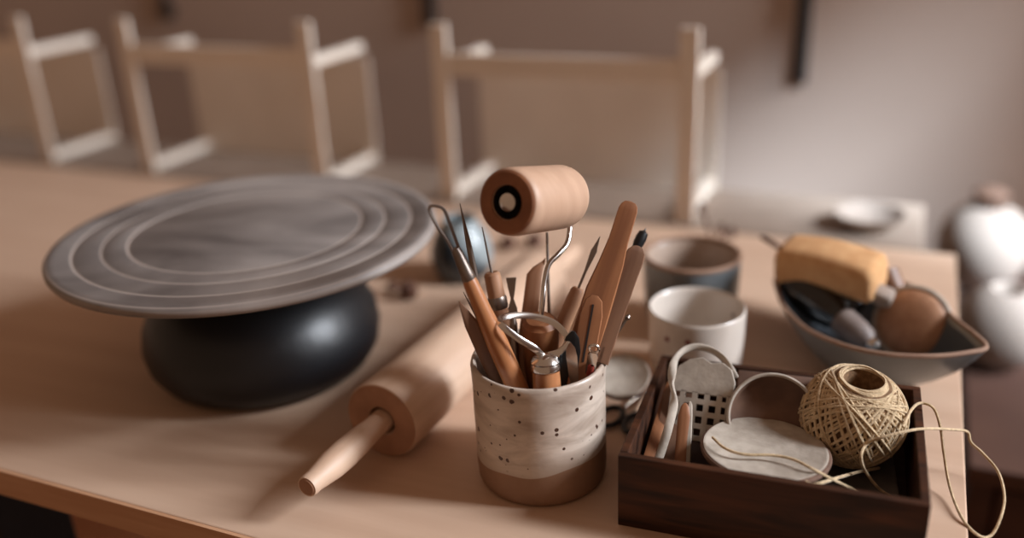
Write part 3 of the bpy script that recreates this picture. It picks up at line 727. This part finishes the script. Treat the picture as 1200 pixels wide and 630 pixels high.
# loose ends: part of the same twine
def loose(pts, name, r=.00085):
    P_ = catmull([tbm.inverted() @ (T(x, y, z) if Y is None else QY(x, y, Y)) for x, y, z, Y in pts], 8)
    return obj(name, SW(P_, r, 7), 'twine', tb)
tbm = Matrix.Translation(tc) @ tb.rotation_euler.to_matrix().to_4x4()
loose([(1058, 500, .055, None), (1068, 480, .056, None), (1079, 472, .0535, None), (1094, 478, .052, None), (1102, 500, .042, None), (1106, 530, .022, None), (1113, 570, .006, None), (1127, 606, .002, None), (1145, 626, -.002, None), (1160, 628, -.006, None), (1171, 610, 0, None), (1177, 583, .006, None), (1170, 553, .01, None), (1152, 531, .016, None), (1138, 518, .022, None), (1134, 506, .027, None), (1118, 503, .036, None), (1085, 502, .050, None), (1062, 505, .054, None), (1035, 512, .052, None), (1016, 520, .046, None), (1009, 535, .042, None), (1015, 553, .030, None), (1030, 572, .018, None), (1045, 582, .012, None)], 'loose_strand', .0009)
loose([(1030, 548, .020, None), (1005, 553, .025, None), (980, 560, .034, None), (955, 567, .041, None), (940, 562, .042, None)], 'loose_strand', .0010)
loose([(835, 512, .0475, None), (850, 525, .0475, None), (872, 532, .0470, None), (905, 533, .0465, None), (930, 538, .0465, None), (950, 548, .0455, None), (965, 556, .041, None), (985, 566, .032, None), (1008, 577, .022, None)], 'loose_strand', .0009)

# clay discs
def plate(name, label, c, r, th, m_, rot, lip=0, inner=None):
    o = thingm(name, label, 'dish', Matrix.Translation(c) @ rot)
    pr = [(0, -th), (r*.85, -th), (r*.97, -th*.7), (r, -th*.2), (r*.995, .0002+lip), (r*.965, .0004+lip), (r*.945, 0), (0, -.0004)]
    obj('body', wob(LA(pr, 64), .02, 30), m_, o, angle=55)
    obj('edge', SW([(cos(a)*r*.992, sin(a)*r*.992, -th*.35) for a in [2*pi*i/64 for i in range(64)]], th*.36, 8, closed=True), 'clay_brown', o)
    return o
d1 = T(897, 524, .042)
plate('clay_disc', 'round pale clay disc lying flat on top in the box, strand of twine across it', d1, .0365, .006, 'clay_pale', Euler((radians(-2), radians(3), .3)).to_matrix().to_4x4())
tag(obj('clay_saucer', LA([(0, 0), (.02, 0), (.028, .006), (.0315, .026), (.0295, .026), (.026, .008), (0, .004)], 48), 'clay_brown', loc=Vector((d1.x, d1.y, .0065))), 'brown clay cup carrying the flat pale disc in the box', 'dish')
# upright dish behind: hollow side toward the camera, brown inside, pale rim
c2 = T(906, 494, .046)+Vector((.001, .005, 0))
n2 = Vector((-.22, -.75, .58)).normalized()
m2 = Matrix.Translation(c2) @ n2.to_track_quat('Z', 'Y').to_matrix().to_4x4()
o = thingm('round_clay_dish', 'brown hollow clay dish with pale rim propped up behind the flat disc', 'dish', m2)
r = .0272
obj('body', LA([(0, -.012), (r*.7, -.011), (r*.93, -.007), (r*1.0, .0), (r*.985, .0015), (r*.95, .0), (r*.88, -.005), (r*.6, -.0085), (0, -.009)], 56), 'clay_brown', o, angle=60)
obj('rim', SW([(cos(a)*r*.985, sin(a)*r*.985, .0006) for a in [2*pi*i/64 for i in range(64)]], .0012, 8, closed=True), 'clay_pale', o)

# bent pale loop
pts = [(768, 548, .030), (776, 525, .040), (784, 498, .052), (790, 470, .060), (787, 446, .064), (790, 424, .070), (800, 411, .073), (816, 406, .074), (834, 410, .072), (848, 420, .068), (856, 432, .064), (861, 442, .058)]
P_ = catmull([T(x, y, z) for x, y, z in pts], 6)
o = obj('bent_wood_loop', SW(P_, .0027, 12, flat=.55, upv=(.3, 1, .2)), 'clay_pale')
tag(o, 'pale bent loop arching over the left of the box', 'loop')
# pale plate with a pierced lower part
pA = T(822, 462, .050)
nn = Vector((-.10, -.55, .8)).normalized()
m3 = Matrix.Translation(pA) @ Matrix.Rotation(BA, 4, 'Z') @ Matrix.Rotation(radians(52), 4, 'X')
o = thingm('pierced_clay_grater', 'pale pierced clay plate standing inside the bent loop', 'grater', m3)
bm = bmesh.new()
nx, ny, px_, th = 5, 8, .0078, .0034
W2 = nx*px_/2
# plate as grid of cells with square-ish openings in the lower rows
def cell(x0, x1, y0, y1): box(bm, x0, x1, y0, y1, -th/2, th/2)
for j in range(4):
    yb = -.030 + j*.0078
    cell(-W2, W2, yb, yb+.0034)
    for i in range(nx+1):
        xx = -W2 + i*px_ - (.0017 if 0 < i < nx else (0 if i == 0 else .0034))
        cell(xx, xx+.0034, yb+.0034, yb+.0078)
obj('pierced_part', bm, 'clay_pale', o, smooth=False)
outl = [(-W2, .0), (W2, .0), (W2+.001, .010), (W2-.002, .018), (W2-.008, .022), (.004, .021), (-.002, .024), (-.010, .022), (-W2+.003, .017), (-W2, .010)]
bm = bmesh.new(); slab(bm, outl, th, mtx=Matrix(((1, 0, 0, 0), (0, 0, 1, 0), (0, 1, 0, 0), (0, 0, 0, 1))))
obj('plate', bm, 'clay_pale', o)
# wooden block at the back
o = obj('wooden_block', BX(-.026, .026, -.009, .009, -.012, .012, bev=.002), 'clay_brown', angle=50)
o.matrix_world = BM @ Matrix.Translation((-.004, .046, .040)) @ Matrix.Rotation(.05, 4, 'Z') @ Matrix.Rotation(.3, 4, 'X')
tag(o, 'reddish brown clay block against the back of the box', 'block')
# flat knives standing in the left of the box
def plank(name, label, p, q, w, th_, m_, tipf=.6):
    d = (q-p).normalized(); v = ((p+q)/2-O).normalized(); y = (v-d*v.dot(d)).normalized(); x = y.cross(d)
    m = Matrix((x, y, d)).transposed().to_4x4(); m.translation = p
    o = thingm(name, label, 'pottery tool', m); L1 = (q-p).length
    obj('blade', blade(bmesh.new(), [(0, 0, w*.8, 1), (L1*.1, 0, w, 1), (L1*.8, 0, w, 1), (L1*.95, 0, w*tipf, .8), (L1, 0, w*.2, .4)], th_, 16), m_, o)
    return o
plank('flat_wooden_rib', 'flat brown wooden rib with pale edge standing in the box corner beside the loop', T(797, 552, .022), T(803, 472, .055), .0040, .0020, 'tool_wood')
plank('flat_wooden_rib', 'pale narrow wooden rib next to the clay discs in the box', T(806, 552, .022), T(809, 470, .055), .0016, .0030, 'clay_pale', .8)
plank('flat_wooden_rib', 'long brown lath leaning along the left inner side of the box', BP(-.073, -.052, .02), BP(-.071, .05, .046), .0040, .0014, 'tool_wood')
plank('flat_wooden_rib', 'dark steel scraper blade leaning behind the bent loop', BP(-.062, -.035, .012), BP(-.064, .035, .052), .010, .0010, 'tool_wood_dark')

# ------------------------------------------------------------------ between pot and box
dc = T(730, 440, .022)
o = plate('grey_clay_lid', 'grey round clay lid leaning between the tool pot and the box', dc, .0195, .004, 'clay_pale', Matrix.Rotation(radians(-25), 4, 'Z') @ Matrix.Rotation(radians(25), 4, 'X'))
sc = T(738, 482, .004)
t = thing('scissors', 'dark handled scissors lying between the tool pot and the box', 'scissors', (sc.x, sc.y, 0), radians(60))
for s in (-1, 1):
    obj('handle', SW([(cos(a)*.013-.012, s*.010+sin(a)*.008, .004) for a in [2*pi*i/32 for i in range(32)]], .0022, 8, closed=True), 'black_plastic', t)
    obj('blade', blade(bmesh.new(), [(0, 0, .003, 1), (.02, 0, .0036, 1), (.055, 0, .001, .6)], .0008, 10, Matrix.Translation((0, s*.004, .003+.0012*(s+1))) @ Matrix.Rotation(pi/2, 4, 'Y') @ Matrix.Rotation(s*.12, 4, 'X')), 'steel', t)

# ------------------------------------------------------------------ light
wd = bpy.data.worlds.new('world'); S.world = wd; wd.use_nodes = True
bg = wd.node_tree.nodes['Background']; bg.inputs[0].default_value = lin((232, 188, 156)); bg.inputs[1].default_value = .31
def area(name, a, b, z, sx, sy, energy, col, aim):
    l = bpy.data.lights.new(name, 'AREA'); l.shape = 'RECTANGLE'; l.size = sx; l.size_y = sy; l.energy = energy; l.color = col
    o = bpy.data.objects.new(name, l); C.objects.link(o)
    p = W(a, b, z); d = (W(*aim)-p)
    o.matrix_world = Matrix.Translation(p) @ d.to_track_quat('-Z', 'Y').to_matrix().to_4x4(); return o
area('window_daylight', RW+.16, .13, 1.45, .50, 1.4, 168, (.92, .98, 1.06), (-.5, -.3, 0))
sl = bpy.data.lights.new('low_sun', 'SPOT'); sl.energy = 8200; sl.shadow_soft_size = .10; sl.color = (.80, .98, 1.16); sl.spot_size = radians(11); sl.spot_blend = .9  # spotlight standing in for the sun, coned through the added slit
so = bpy.data.objects.new('low_sun', sl); C.objects.link(so)
so.location = W(4.3, -1.9, 3.86)
so.rotation_euler = (W(-.17, WALL_B, .08)-so.location).to_track_quat('-Z', 'Y').to_euler()
S.view_settings.view_transform = 'Standard'; S.view_settings.look = 'None'
S.view_settings.exposure = 0; S.view_settings.gamma = 1; S.view_settings.use_curve_mapping = False
